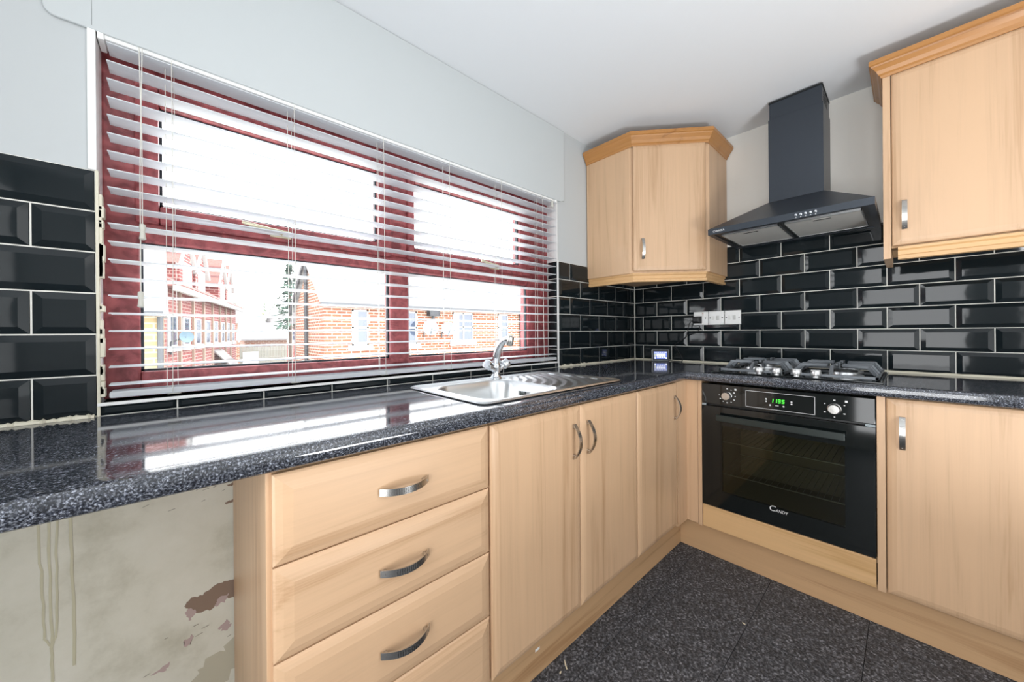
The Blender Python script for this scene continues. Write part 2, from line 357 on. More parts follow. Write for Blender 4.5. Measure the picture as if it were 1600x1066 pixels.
blob([(-2.52, .12), (-2.46, .17), (-2.40, .20), (-2.385, .14), (-2.42, .08), (-2.50, .06)], -.0001, plain('mould', C(196, 190, 170), .95), 'mould_patch', .012)
DY = [-.0003]
def drip(path, w):
    DY[0] -= .00004; yy = DY[0]
    L = [(x-w*random.uniform(.8, 1.2)/2, yy, z) for x, z in path]; R = [(x+w*random.uniform(.8, 1.2)/2, yy, z) for x, z in path]
    g = G(); n = len(path)
    g.add(L+R, [(i, i+1, n+i+1, n+i) for i in range(n-1)]); g.build('drip_stain', m_drip, pl)
def wob(x0, z0, x1, z1, n=14): return [(x0+(x1-x0)*i/n+random.uniform(-.0012, .0012), z0+(z1-z0)*i/n) for i in range(n+1)]
drip(wob(-2.772, .85, -2.768, .58, 8)+wob(-2.766, .56, -2.762, .40, 8), .0045); drip(wob(-2.757, .85, -2.751, .37), .0045); drip(wob(-2.742, .85, -2.744, .40), .0040)
drip(wob(-2.762, .40, -2.752, .375, 4), .004); drip(wob(-2.744, .40, -2.752, .375, 4), .004); drip(wob(-2.752, .375, -2.751, .1), .005); drip(wob(-2.724, .85, -2.716, .31), .0055)
for i in range(14):
    x, z = random.uniform(-2.60, -2.40), random.choice((random.uniform(.20, .33), random.uniform(.62, .68)))
    L = random.uniform(.006, .018); dz = L*random.uniform(.1, .5)
    G().prism([(x, -.0004, z), (x+L, -.0004, z+dz), (x+L, -.0004, z+dz+.0009), (x, -.0004, z+.0006)], (0, .001, 0)).build('scratch', m_scuff, pl)

# ------------------------------------------------------------------ window
YF, YB = .075, .135
win = thing('window_1', (-1.78, .1, WZ0), 'wide mahogany coloured window with four panes behind the blind', 'window', kind='structure')
R = win.location
ZB0, ZB1, ZL1, ZU0, ZU1, ZTOP = .940, 1.010, 1.373, 1.48, 1.762, 1.898
g = G().box(WX0, -2.603, YF, YB, ZB0, ZTOP).box(-1.06, WX1, YF, YB, ZB0, ZTOP).box(-2.603, -1.06, YF, YB, ZB0, ZB1-.0).box(-2.603, -1.06, YF, YB, 1.81, ZTOP)
g.build('outer_frame', m_red, win, R, bevel=.006)
G().box(-1.873, -1.787, YF-.006, YB, ZB1-.03, ZL1+.02).box(-1.873, -1.787, YF-.002, YB, ZL1+.06, 1.815).build('mullion', m_red, win, R, bevel=.012, seg=3)
G().box(-2.604, -1.059, YF-.004, YB, ZL1, ZL1+.062).build('transom', m_red, win, R, bevel=.012, seg=3)
def sash(a0, a1, b0, b1, ga0, ga1, gb0, gb1):
    g = G().box(a0, ga0, YF-.014, YB-.01, b0, b1).box(ga1, a1, YF-.014, YB-.01, b0, b1).box(ga0, ga1, YF-.014, YB-.01, b0, gb0).box(ga0, ga1, YF-.014, YB-.01, gb1, b1)
    s = g.build('sash', m_red, win, R, bevel=.007)
    e = .006; g = G()
    g.box(ga0, ga0+e, YF+.004, YF+.02, gb0, gb1).box(ga1-e, ga1, YF+.004, YF+.02, gb0, gb1).box(ga0, ga1, YF+.004, YF+.02, gb0, gb0+e).box(ga0, ga1, YF+.004, YF+.02, gb1-e, gb1)
    g.build('gasket', m_gasket, s, R)
    G().box(ga0, ga1, YF+.018, YF+.022, gb0, gb1).build('pane', m_glass, s, R)
    return s
s1 = sash(-2.612, -1.866, ZL1+.052, 1.818, -2.562, -1.925, ZU0, ZU1)
s2 = sash(-1.796, -1.052, ZL1+.052, 1.818, -1.762, -1.127, ZU0, ZU1)
for s, hx in ((s1, -2.245), (s2, -1.30)):
    y = YF-.014; h = G().box(hx-.05, hx+.01, y-.010, y, 1.437, 1.462)
    h.tube([(hx-.02, y-.008, 1.45), (hx-.02, y-.03, 1.45), (hx-.06, y-.038, 1.452), (hx-.13, y-.04, 1.462)], [.008, .008, .007, .005], 8)
    h.build('handle', plain('white_brass_handle', C(214, 206, 178), .3, .4), s, R, smooth=True)
def fixed(ga0, ga1, gb0, gb1):
    e = .006; g = G()
    g.box(ga0, ga0+e, YF+.01, YF+.024, gb0, gb1).box(ga1-e, ga1, YF+.01, YF+.024, gb0, gb1).box(ga0, ga1, YF+.01, YF+.024, gb0, gb0+e).box(ga0, ga1, YF+.01, YF+.024, gb1-e, gb1)
    g.build('gasket', m_gasket, win, R)
    G().box(ga0, ga1, YF+.022, YF+.026, gb0, gb1).build('pane', m_glass, win, R)
    b = .026; g = G()   # glazing bead, sloped
    WF = Fr((0, YF, 0), (1, 0, 0))
fixed(-2.603, -1.873, ZB1, ZL1); fixed(-1.787, -1.06, ZB1, ZL1)
tag(G().box(-2.66, -.9, .14, .30, .925, .936).build('window_sill', m_white, win, R)) if False else None

# ------------------------------------------------------------------ venetian blind
bl = thing('venetian_blind', (-1.78, .02, .955), 'white wooden venetian blind with open slats hanging in the window', 'blind'); R = bl.location
BX0, BX1 = -2.655, -.906
g = G().box(BX0-.012, BX1+.014, .0005, .056, 1.866, 1.899)
hr = g.build('headrail', m_white, bl, R, bevel=.003)
for bx in (BX0-.016, BX1+.006):
    G().box(bx, bx+.012, -.004, .058, 1.860, 1.8995).build('bracket', m_wgloss, hr, R, bevel=.002)
sl = None
for i in range(-1, 19):
    z = 1.809-.0458*i
    if sl is None:
        g = G(); n = 5; rings = []
        for x in (BX0, BX1):
            top = [(x, -.008+.060*j/n, .0016+.0022*math.sin(math.pi*j/n)) for j in range(n+1)]
            rings.append(top+[(p[0], p[1], p[2]-.0028) for p in reversed(top)])
        g.rings(rings); sl = g.build('slat', m_slat, bl, (R.x, R.y, 0)); o = sl
    else:
        o = bpy.data.objects.new('slat', sl.data); COL.objects.link(o); o.parent = bl
    o.location = (0, 0, z-R.z)
G().box(BX0, BX1, -.008, .052, .952, .968).build('bottom_rail', m_slat, bl, R, bevel=.004)
for x in (-2.533, -2.235, -1.93, -1.63, -1.325, -1.02):
    g = G()
    for dx, y in ((0, -.010), (.004, .054), (-.014, .022)):
        g.tube([(x+dx, y, 1.866), (x+dx, y, 1.4), (x+dx+random.uniform(-.004, .004), y, .955)], .0009, 5)
    for i in range(-1, 19): g.tube([(x, -.010, 1.807-.0458*i), (x+.004, .054, 1.807-.0458*i)], .0006, 4)
    lc = g.build('ladder_cord', m_cord, bl, R)
    G().box(x-.014, x+.014, -.004, .048, .9495, .9525).build('cord_button', m_tassel, lc, R, bevel=.001)
for x, zb, dx in ((-2.596, 1.383, .004), (-2.590, 1.205, -.006)):
    c = G().tube([(x, -.013, 1.868), (x+dx, -.014, (1.868+zb)/2), (x+dx, -.014, zb)], .0011, 5).build('pull_cord', m_cord, bl, R)
    G().lathe([(.002, .022), (.006, .02), (.0066, .012), (.0048, .002), (.0062, -.012), (.0072, -.018), (.003, -.021)], (x+dx, -.014, zb), n=12).build('tassel', m_tassel, c, R, smooth=True)
c = G().tube([(-.945, -.013, 1.868), (-.945, -.013, 1.845)], .001, 5).build('pull_cord', m_cord, bl, R)
G().lathe([(.003, .018), (.007, .014), (.006, .0), (.008, -.016), (.003, -.019)], (-.945, -.014, 1.838), n=12).build('tassel', m_tassel, c, R, smooth=True)

# ------------------------------------------------------------------ worktop (L shaped, postformed nose, cut-out for the sink)
WT0, WT1 = .868, .908
FY, FX, XE, YE = -.615, -.636, -3.38, -1.93
SKX0, SKX1, SKY0, SKY1 = -1.893, -1.145, -.568, -.113
n_ = .03; g = G()
g.sweep([(FX, YE), (FX, FY), (XE, FY)][::-1], [(-n_, WT1), (-.012, WT1), (-.005, WT1-.002), (-.001, WT1-.008), (0, WT1-.015), (0, WT0+.012), (-.002, WT0+.005), (-.007, WT0+.001), (-.014, WT0), (-n_, WT0)])
hx0, hx1, hy0, hy1 = SKX0+.02, SKX1-.02, SKY0+.02, SKY1-.02
ix, iy = FX+n_, FY+n_
for (x0, x1, y0, y1) in ((XE, hx0, iy, -.002), (hx0, hx1, iy, hy0), (hx0, hx1, hy1, -.002), (hx1, ix, iy, -.002), (ix, -.002, YE, -.002)):
    g.quad((x0, y0, WT1), (x1, y0, WT1), (x1, y1, WT1), (x0, y1, WT1)); g.quad((x0, y0, WT0), (x0, y1, WT0), (x1, y1, WT0), (x1, y0, WT0))
for (a, b) in (((hx0, hy0), (hx1, hy0)), ((hx1, hy0), (hx1, hy1)), ((hx1, hy1), (hx0, hy1)), ((hx0, hy1), (hx0, hy0)), ((XE, -.002), (-.002, -.002)), ((-.002, -.002), (-.002, YE)), ((XE, iy), (XE, -.002)), ((ix, YE), (-.002, YE))):
    g.quad((a[0], a[1], WT0), (b[0], b[1], WT0), (b[0], b[1], WT1), (a[0], a[1], WT1))
wt = tag(g.build('worktop', m_top, smooth=True), 'dark grey granite effect worktop running round the corner', 'worktop')

# ------------------------------------------------------------------ handles and panels
def bow_handle(fr, a, b, c, parent, R, vertical=True, L=.117, label=None, h=.026):
    """arched strap handle with dimples, centred at (a,b) on the face c"""
    def P(t, w, d): return fr.p(a+w, b+t, c+d) if vertical else fr.p(a+t, b+w, c+d)
    g = G(); n = 16; wd = .0075; rings = []
    arc = lambda t: .006+h*(1-(t*2/L)**2)
    for i in range(n+1):
        t = -L/2+L*i/n; d = arc(t)
        rings.append([P(t, -wd, d), P(t, wd, d), P(t, wd, d-.0032), P(t, -wd, d-.0032)])
    g.rings(rings)
    for t in (-L*.40, L*.40):
        base, d = P(t, 0, 0), P(t, 0, arc(t)-.002); g.tube([base, d], .0042, 8)
    g.cur = 1
    for i in range(-6, 7):
        for j in (-1.5, -.5, .5, 1.5):
            t, w, d = i*.0048, j*.0031, arc(i*.0048)+.00025
            e = .0008; g.quad(P(t-e, w-e, d), P(t+e, w-e, d), P(t+e, w+e, d), P(t-e, w+e, d))
    o = g.build('handle', m_nickel, parent, R, mats=[m_dot], smooth=True)
    o['label'] = label or 'arched satin metal strap handle with dimples'
    return o
DOOR = [(0, 0), (0, .012), (.003, .0145), (.012, .0175), (.024, .0195)]
DRAW = [(0, 0), (0, .010), (.004, .0128), (.016, .0168), (.032, .0195)]
def door(fr, a0, a1, b0, b1, c, parent, R, mat=wz, name='door', steps=DOOR):
    g = G(); fr.panel(g, a0, a1, b0, b1, [(i, c+d) for i, d in steps]); return g.build(name, mat, parent, R)
FW = Fr((0, -.585, 0), (1, 0, 0))      # carcass front of the window run
FH = Fr((-.585, 0, 0), (0, -1, 0))     # carcass front of the hob run
ZD0, ZD1 = .168, .860
# drawer unit
du = thing('drawer_cabinet', (-2.15, -.3, .15), 'beech kitchen unit with a stack of four drawers beside the open gap', 'cabinet'); R = du.location
G().box(-2.405, -2.388, -.585, -.006, .015, .867).build('side_panel', wz, du, R, bevel=.001)
G().box(-2.388, -1.9, -.583, -.02, .15, .866).build('carcass', plain('carcass', C(196, 164, 126), .6), du, R)
zz = [(.6945, .860), (.521, .6915), (.348, .518), (.170, .345)]
for z0, z1 in zz:
    d = door(FW, -2.3965, -1.8995, z0, z1, 0, du, R, wx, 'drawer', DRAW)
    bow_handle(FW, -2.148, (z0+z1)/2-.002, .0195, d, R, False)
# sink unit
su = thing('sink_cabinet', (-1.5, -.3, .15), 'beech double door unit under the sink', 'cabinet'); R = su.location
G().box(-1.897, -1.101, -.583, -.02, .15, .74).box(-1.897, -1.88, -.583, -.02, .74, .866).box(-1.118, -1.101, -.583, -.02, .74, .866).box(-1.88, -1.118, -.583, -.575, .74, .866).build('carcass', MATS['carcass'], su, R)
d1 = door(FW, -1.8935, -1.4965, ZD0, ZD1, 0, su, R); bow_handle(FW, -1.538, .745, .0195, d1, R)
d2 = door(FW, -1.4945, -1.1035, ZD0, ZD1, 0, su, R); bow_handle(FW, -1.458, .745, .0195, d2, R)
# corner unit
cu_ = thing('corner_base_cabinet', (-.85, -.3, .15), 'beech single door base unit in the corner next to the oven', 'cabinet'); R = cu_.location
G().box(-1.098, -.60, -.583, -.02, .15, .866).build('carcass', MATS['carcass'], cu_, R)
d3 = door(FW, -1.1005, -.7165, ZD0, ZD1, 0, cu_, R); bow_handle(FW, -.757, .745, .0195, d3, R)
G().box(-.7135, -.601, -.600, -.584, .155, .865).box(-.601, -.585, -.652, -.584, .155, .865).build('corner_post', wz, cu_, R, bevel=.0015)
# oven housing
oh = thing('oven_housing', (-.3, -.97, .15), 'beech housing panels around the built-in oven', 'cabinet'); R = oh.location
G().box(-.602, -.02, -.671, -.6535, .150, .866).build('side_panel', wz, oh, R, bevel=.001)
G().box(-.602, -.02, -1.2915, -1.2695, .150, .866).build('side_panel', wz, oh, R, bevel=.001)
G().box(-.602, -.584, -1.2665, -.6735, .155, .262).build('filler_panel', wfill, oh, R, bevel=.0015)
G().box(-.58, -.05, -1.269, -.672, .24, .262).build('shelf', MATS['carcass'], oh, R)
# right base unit
bu = thing('base_cabinet', (-.3, -1.6, .15), 'beech single door base unit to the right of the oven', 'cabinet'); R = bu.location
G().box(-.583, -.02, -1.9, -1.293, .15, .866).build('carcass', MATS['carcass'], bu, R)
d4 = door(FH, 1.2945, 1.8905, .153, .862, 0, bu, R); bow_handle(FH, 1.333, .742, .0195, d4, R)
# plinths
tag(G().box(-2.387, -.56, -.548, -.530, .0005, .150).build('plinth', plx, bevel=.001), 'beech plinth board under the drawers and sink unit', 'plinth')
pr = tag(G().box(-.558, -.540, -1.91, -.528, .0005, .149).build('plinth', ply, bevel=.001), 'beech plinth board under the oven and right base unit', 'plinth')

# ------------------------------------------------------------------ sink with drainer (pressed steel height field)
def sstep(e0, e1, x):
    t = max(0, min(1, (x-e0)/(e1-e0))); return t*t*(3-2*t)
def rbox(x, y, cx, cy, hx, hy, r):
    dx, dy = abs(x-cx)-hx+r, abs(y-cy)-hy+r
    return math.hypot(max(dx, 0), max(dy, 0))+min(max(dx, dy), 0)-r
scx, scy, shx, shy = (SKX0+SKX1)/2, (SKY0+SKY1)/2, (SKX1-SKX0)/2, (SKY1-SKY0)/2
bcx, bcy, bhx, bhy = SKX0+.225, scy-.022, .172, .170
dcx, dcy, dhx, dhy = SKX1-.185, scy, .158, shy-.035
def sz(x, y):
    e = rbox(x, y, scx, scy, shx, shy, .035)
    z = .911+.0045*sstep(0, -.008, e)-.003*sstep(-.012, -.022, e)
    b = rbox(x, y, bcx, bcy, bhx, bhy, .075)
    z -= .145*sstep(.004, -.030, b)+.012*sstep(-.03, -.16, b)
    d = rbox(x, y, dcx, dcy, dhx, dhy, .05)
    k = sstep(0, -.012, d)
    if k > 0:
        q = math.hypot((x-(SKX0+.33))*1.0, (y-(SKY1+.12))*.75)
        z -= k*(.0045+.0022*math.cos(q*2*math.pi/.034))
    return z
nx, ny = 190, 120; vs = []; fs = []
def clampr(x, y):
    # pull the corner points onto the rounded outline
    r = .035; cx = max(SKX0+r, min(SKX1-r, x)); cy = max(SKY0+r, min(SKY1-r, y)); dx, dy = x-cx, y-cy; L = math.hypot(dx, dy)
    return (x, y) if L <= r else (cx+dx/L*r, cy+dy/L*r)
for j in range(ny+1):
    for i in range(nx+1):
        x, y = clampr(SKX0+(SKX1-SKX0)*i/nx, SKY0+(SKY1-SKY0)*j/ny); vs.append((x, y, sz(x, y)))
fs = [(j*(nx+1)+i, j*(nx+1)+i+1, (j+1)*(nx+1)+i+1, (j+1)*(nx+1)+i) for j in range(ny) for i in range(nx)]
sk = thing('sink', (scx, scy, .909), 'stainless steel sink with bowl and ribbed drainer set in the worktop', 'sink'); R = sk.location
g = G(); g.add(vs, fs); bd = g.build('basin_and_drainer', m_steel, sk, R, smooth=True)
for p in bd.data.polygons: p.use_smooth = True
if bd.data.attributes.get('sharp_edge'): bd.data.attributes.remove(bd.data.attributes['sharp_edge'])
g = G()
for i in range(5): g.box(bcx+bhx-.018, bcx+bhx-.0150, bcy+.006+i*.009, bcy+.010+i*.009, .862, .879)
g.build('overflow_slots', m_bmat, sk, R)
G().lathe([(.0, .0), (.032, .0), (.034, .003), (.04, .002), (.041, 0)][::-1], (bcx, bcy, .7555), n=24).build('drain', m_chrome, sk, R, smooth=True)
# mixer tap
tp = thing('mixer_tap', (-1.497, -.158, .9125), 'chrome two handle mixer tap on the sink', 'tap'); R = tp.location; tx, ty = R.x, R.y
G().lathe([(.0265, 0), (.027, .004), (.022, .009), (.018, .022), (.021, .042), (.024, .055), (.019, .066), (.015, .072)], (tx, ty, .9125), n=24).build('body', m_chrome, tp, R, smooth=True)
g = G(); path = []; rad = []
for i in range(15):
    t = i/14; ang = t*math.radians(118)
    path.append((tx+.006*t, ty-.098*(1-math.cos(ang*.86))*.72, .972+.103*math.sin(ang*.82)+.01*t)); rad.append(.0175-.0045*t)
g.tube(path, rad, 16); sp = g.build('spout', m_chrome, tp, R, smooth=True)
e = Vector(path[-1])
G().lathe([(.006, .016), (.0125, .012), (.0145, .004), (.0145, -.022), (.012, -.026), (.010, -.026)], e+Vector((0, -.004, -.002)), (0, -.25, 1), n=18).build('aerator', m_nickel, sp, R, smooth=True)
for s in (-1, 1):
    ax = Vector((s*.86, -.15, .5)).normalized(); c0 = Vector((tx, ty, .945))
    hb = G().tube([c0, c0+ax*.045], [.014, .012], 14).build('valve_arm', m_chrome, tp, R, smooth=True)
    G().lathe([(.012, 0), (.019, .004), (.0205, .012), (.0215, .026), (.019, .032), (.008, .0345)], c0+ax*.040, ax, n=10).build('handle', m_chrome, tp, R, smooth=True)

# ------------------------------------------------------------------ gas hob
hb = thing('gas_hob', (-.32, -.995, WT1), 'black glass gas hob with four burners and cast iron pan supports', 'hob'); R = hb.location
G().box(-.578, -.07, -1.288, -.706, WT1, WT1+.007).build('glass_plate', m_black, hb, R, bevel=.002)
zh = WT1+.007
for bx, by, br in ((-.40, -.835, .036), (-.185, -.835, .046), (-.40, -1.165, .050), (-.185, -1.165, .036)):
    b = G().lathe([(br+.014, 0), (br+.012, .006), (br, .009), (br*.95, .018), (br*.6, .019)], (bx, by, zh), n=24).build('burner', plain('burner_alloy', C(200, 202, 204), .3, .9), hb, R, smooth=True)
    G().lathe([(br*.86, .018), (br*.9, .021), (br*.84, .027), (br*.3, .028)], (bx, by, zh), n=24).build('burner_cap', m_bmat, b, R, smooth=True)
    G().tube([(bx+br+.018, by, zh), (bx+br+.018, by, zh+.02)], .003, 6).build('spark_plug', m_white, b, R)
for y0, y1 in ((-.990, -.730), (-1.275, -1.000)):
    g = G(); x0, x1, zb, ztop, w = -.545, -.085, zh+.004, zh+.050, .0055
    g.box(x0, x0+2*w, y0, y1, zb, zb+.011).box(x1-2*w, x1, y0, y1, zb, zb+.011).box(x0, x1, y0, y0+2*w, zb, zb+.011).box(x0, x1, y1-2*w, y1, zb, zb+.011)
    ym = (y0+y1)/2
    def finger(p0, p1, p2):
        # vertical rise from the frame then level finger
        d = (Vector(p2)-Vector(p1)).normalized(); nrm = Vector((-d.y, d.x, 0))*w
        prof = [Vector(p0), Vector(p1), Vector(p2)]
        q = [(prof[0], 0, .0), (prof[1], 0, 0), (prof[2], 0, 0)]
        poly = [prof[0]-d*.006, prof[1]+Vector((0, 0, .0))-d*.002+Vector((0, 0, .006)), prof[2]+Vector((0, 0, .006)), prof[2]-Vector((0, 0, .006)), prof[1]+d*.010-Vector((0, 0, .006)), prof[0]+d*.012]
        g.prism([p-nrm for p in poly], nrm*2)
    for bx in (-.40, -.185):
        for yy, sgn in ((y0+w, 1), (y1-w, -1)):
            for dx in (-.018, .018):
                finger((bx+dx*2.6, yy, zb+.006), (bx+dx*2.6, yy+sgn*.022, ztop-.006), (bx+dx*.9, ym-sgn*.025, ztop-.006))
        for sx in (-1, 1):
            xa = bx+sx*.10
            finger((x0+w if bx < -.3 and sx < 0 else (x1-w if bx > -.3 and sx > 0 else xa), ym, zb+.006), (xa-sx*.01, ym, ztop-.006), (bx+sx*.03, ym, ztop-.006))
    g.build('pan_support', m_iron, hb, R, bevel=.0012)
    for (x, y) in ((x0+.01, y0+.01), (x0+.01, y1-.01), (x1-.01, y0+.01), (x1-.01, y1-.01)): pass
for ky in (-.897, -.961, -1.030, -1.093):
    kb = G().lathe([(.011, 0), (.011, .006), (.0165, .0065), (.0175, .010), (.0170, .026), (.0155, .028), (.004, .0282)], (-.545, ky, zh), n=24).build('control_knob', plain('knob_alloy', C(214, 214, 214), .3, .85), hb, R, smooth=True)
    G().box(-.5475, -.5425, ky-.0155, ky+.0155, zh+.0280, zh+.0300).build('grip', MATS['knob_alloy'], kb, R)

# ------------------------------------------------------------------ oven
ov = thing('oven', (-.35, -.969, .264), 'black built-in electric oven with green digital clock and glass door', 'oven'); R = ov.location
OV = Fr((-.588, 0, 0), (0, -1, 0)); Y1, Y2 = .6735, 1.2665
G().box(-.586, -.06, -Y2+.02, -Y1-.02, .264, .86).build('body', m_bmat, ov, R) if False else None
# cavity shell (open towards the door)
g = G(); a0, a1, b0, b1, dd = .72, 1.22, .31, .70, .42
for (p, q, r_, s_) in (((a0, b0, 0), (a0, b1, 0), (a0, b1, -dd), (a0, b0, -dd)), ((a1, b0, 0), (a1, b1, 0), (a1, b1, -dd), (a1, b0, -dd)), ((a0, b0, 0), (a1, b0, 0), (a1, b0, -dd), (a0, b0, -dd)), ((a0, b1, 0), (a1, b1, 0), (a1, b1, -dd), (a0, b1, -dd)), ((a0, b0, -dd), (a1, b0, -dd), (a1, b1, -dd), (a0, b1, -dd))):
    g.quad(OV.p(*p), OV.p(*q), OV.p(*r_), OV.p(*s_))
g.build('cavity', m_cav, ov, R)
for zb in (.42, .575):
    g = G()
    for c in (-.03, -.40): g.tube([OV.p(a0+.003, zb, c), OV.p(a1-.003, zb, c)], .003, 6)
    for i in range(22):
        a = a0+.015+i*(a1-a0-.03)/21; g.tube([OV.p(a, zb, -.03), OV.p(a, zb, -.40)], .0012, 4)
    g.build('rack', m_rack, ov, R)
g = G(); OV.box(g, Y1, Y2, .7605, .8555, -.03, .014); cp = g.build('control_panel', m_black, ov, R, bevel=.0015)
for a, b in ((.783, .806), (1.155, .802)):
    kb = G().lathe([(.021, 0), (.021, .006), (.0185, .008), (.0175, .024), (.0165, .026), (.002, .0262)], OV.p(a, b, .0135), OV.n, n=28).build('control_knob', m_nickel, cp, R, smooth=True)
    g = G()
    for q in range(10 if a < 1 else 6):
        an = math.radians(90-q*(300/10 if a < 1 else 60)); rr = .033
        x, y = a+rr*math.cos(an), b+rr*math.sin(an); e = .0022 if q % 2 else .003
        OV.box(g, x-e, x+e, y-e*.7, y+e*.7, .0138, .0144)
    OV.box(g, a+.030, a+.038, b+.028, b+.036, .0138, .0144)
    g.build('dial_marks', m_print, cp, R)['kind'] = 'stuff'
g = G(); a0, a1, b0, b1, t = .857, 1.097, .767, .841, .0016
OV.box(g, a0, a1, b0, b0+t, .0138, .0143); OV.box(g, a0, a1, b1-t, b1, .0138, .0143); OV.box(g, a0, a0+t, b0, b1, .0138, .0143); OV.box(g, a1-t, a1, b0, b1, .0138, .0143)
for (x, y) in ((.934, .811), (.934, .801), (1.022, .809), (1.022, .800), (.948, .786), (.995, .786)):
    g.lathe([(.0034, 0), (.0034, .0006)], OV.p(x, y, .0137), OV.n, n=10)
OV.box(g, .966, .978, .7855, .7875, .0138, .0143)
g.build('display_print', m_print, cp, R)['kind'] = 'stuff'
# seven segment clock reading 11:35
SEG = {'1': 'bc', '3': 'abgcd', '5': 'afgcd'}; g = G()
def seg(ch, x, y, w, h, t=.0021, sh=.10):
    L = {'a': (x, x+w, y+h-t, y+h), 'g': (x, x+w, y+h/2-t/2, y+h/2+t/2), 'd': (x, x+w, y, y+t), 'f': (x, x+t, y+h/2, y+h), 'e': (x, x+t, y, y+h/2), 'b': (x+w-t, x+w, y+h/2, y+h), 'c': (x+w-t, x+w, y, y+h/2)}
    for s in SEG[ch]:
        p = L[s]; q = [(p[0], p[2]), (p[1], p[2]), (p[1], p[3]), (p[0], p[3])]
        g.prism([OV.p(a+(b-y)*sh, b, .0138) for a, b in q], OV.n*.0006)
for i, ch in enumerate('1135'): seg(ch, .950+i*.0128, .7985, .0085, .0155)
g.build('clock_digits', m_led, cp, R)
# door
g = G(); wa0, wa1, wb0, wb1 = .760, 1.184, .345, .662
for (a0, a1, b0, b1) in ((Y1, wa0, .266, .748), (wa1, Y2, .266, .748), (wa0, wa1, .266, wb0), (wa0, wa1, wb1, .748)): OV.box(g, a0, a1, b0, b1, 0, .016)
dr = g.build('oven_door', m_black, ov, R)
g = G(); OV.box(g, wa0-.004, wa1+.004, wb0-.004, wb1+.004, .010, .0155); g.build('door_glass', m_oglass, dr, R)
g = G(); OV.box(g, .745, 1.187, .688, .716, .040, .050)
for a in (.752, 1.178): OV.box(g, a-.006, a+.006, .694, .710, .015, .042)
g.build('handle', plain('handle_black', C(38, 46, 44), .3, .2), dr, R, bevel=.002)
g = G(); w = text_mesh(g, 'C', .034, OV, .941, .328, .0164, shear=.15); text_mesh(g, 'ANDY', .0175, OV, .941+w*.92, .328, .0164, shear=.2, squash=.86); g.build('logo', m_print, dr, R)['kind'] = 'stuff'
for ha, hb_ in ((Y1, .69), (1.24, Y2)):
    g = G(); OV.box(g, ha, hb_, .749, .758, 0, .012); g.build('hinge_cover', plain('hinge_grey', C(150, 160, 164), .5), ov, R)
g = G(); OV.box(g, Y1+.015, Y2-.015, .748, .762, -.05, -.012); g.build('vent_gap', m_bmat, ov, R)

# ------------------------------------------------------------------ extractor hood
eh = thing('extractor_hood', (-.01, -.97, 1.6), 'charcoal chimney extractor hood above the gas hob', 'extractor hood'); R = eh.location
HY0, HY1, HX = -1.265, -.668, -.49; DX, DY0, DY1 = -.235, -1.086, -.872
g = G()
lo = [(HX, HY1, 1.632), (HX, HY0, 1.632), (-.004, HY0, 1.632), (-.004, HY1, 1.632)]; hi = [(DX, DY1, 1.775), (DX, DY0, 1.775), (-.004, DY0, 1.775), (-.004, DY1, 1.775)]
low = [(x, y, 1.603) for x, y, z in lo]
inn = [(x, y, 1.603) for x, y in ((HX+.022, HY1-.022), (HX+.022, HY0+.022), (-.03, HY0+.022), (-.03, HY1-.022))]
rec = [(x, y, 1.612) for x, y, z in inn]
g.rings([hi, lo, low, inn, rec], cap=False); n0 = len(g.v); g.quad(*rec)
cn = g.build('canopy', m_hood, eh, R)
G().box(HX+.022, -.03, HY0+.022, HY1-.022, 1.6075, 1.6115).build('base_plate', m_bmat, eh, R) 
G().box(DX, -.004, DY0, DY1, 1.770, 2.20).build('duct_cover', m_hood, eh, R, bevel=.001)
uc = G().box(DX+.004, -.004, DY0+.004, DY1-.004, 2.20, 2.283).build('duct_upper', m_hood, eh, R, bevel=.001)
G().box(DX+.001, -.004, DY0+.001, DY1-.001, 2.283, 2.290).build('ceiling_seal', m_bmat, uc, R)
g = G()
for i in range(4): g.box(-.19, -.07, DY0+.0025, DY0+.005, 2.225+i*.012, 2.231+i*.012)
g.build('vent_slots', m_bmat, uc, R)
HF = Fr((HX, 0, 0), (0, -1, 0))
for i in range(5):
    G().lathe([(.0062, 0), (.006, .004), (.0045, .006), (.001, .0064)], HF.p(1.023+i*.0165, 1.6185, 0), HF.n, n=14).build('button', m_chrome, eh, R, smooth=True)
g = G()
for i in range(5): HF.box(g, 1.021+i*.0165, 1.025+i*.0165, 1.607, 1.6095, 0, .0006)
g.build('button_marks', m_print, eh, R)['kind'] = 'stuff'
g = G(); text_mesh(g, 'CIARRA', .0135, HF, .690, 1.6125, .0007, squash=1.15); g.build('logo', m_print, eh, R)['kind'] = 'stuff'
for y0, y1 in ((-.945, -.715), (-1.222, -.972)):
    f = G().box(-.425, -.085, y0, y1, 1.6035, 1.608).build('grease_filter', m_filter, eh, R)
    g = G().box(-.43, -.425, y0-.004, y1+.004, 1.602, 1.608).box(-.085, -.08, y0-.004, y1+.004, 1.602, 1.608).box(-.43, -.08, y0-.004, y0, 1.602, 1.608).box(-.43, -.08, y1, y1+.004, 1.602, 1.608)
    g.build('filter_frame', m_steel, f, R)
    G().box(-.40, -.385, (y0+y1)/2-.03, (y0+y1)/2+.03, 1.6015, 1.6035).build('latch', m_nickel, f, R)

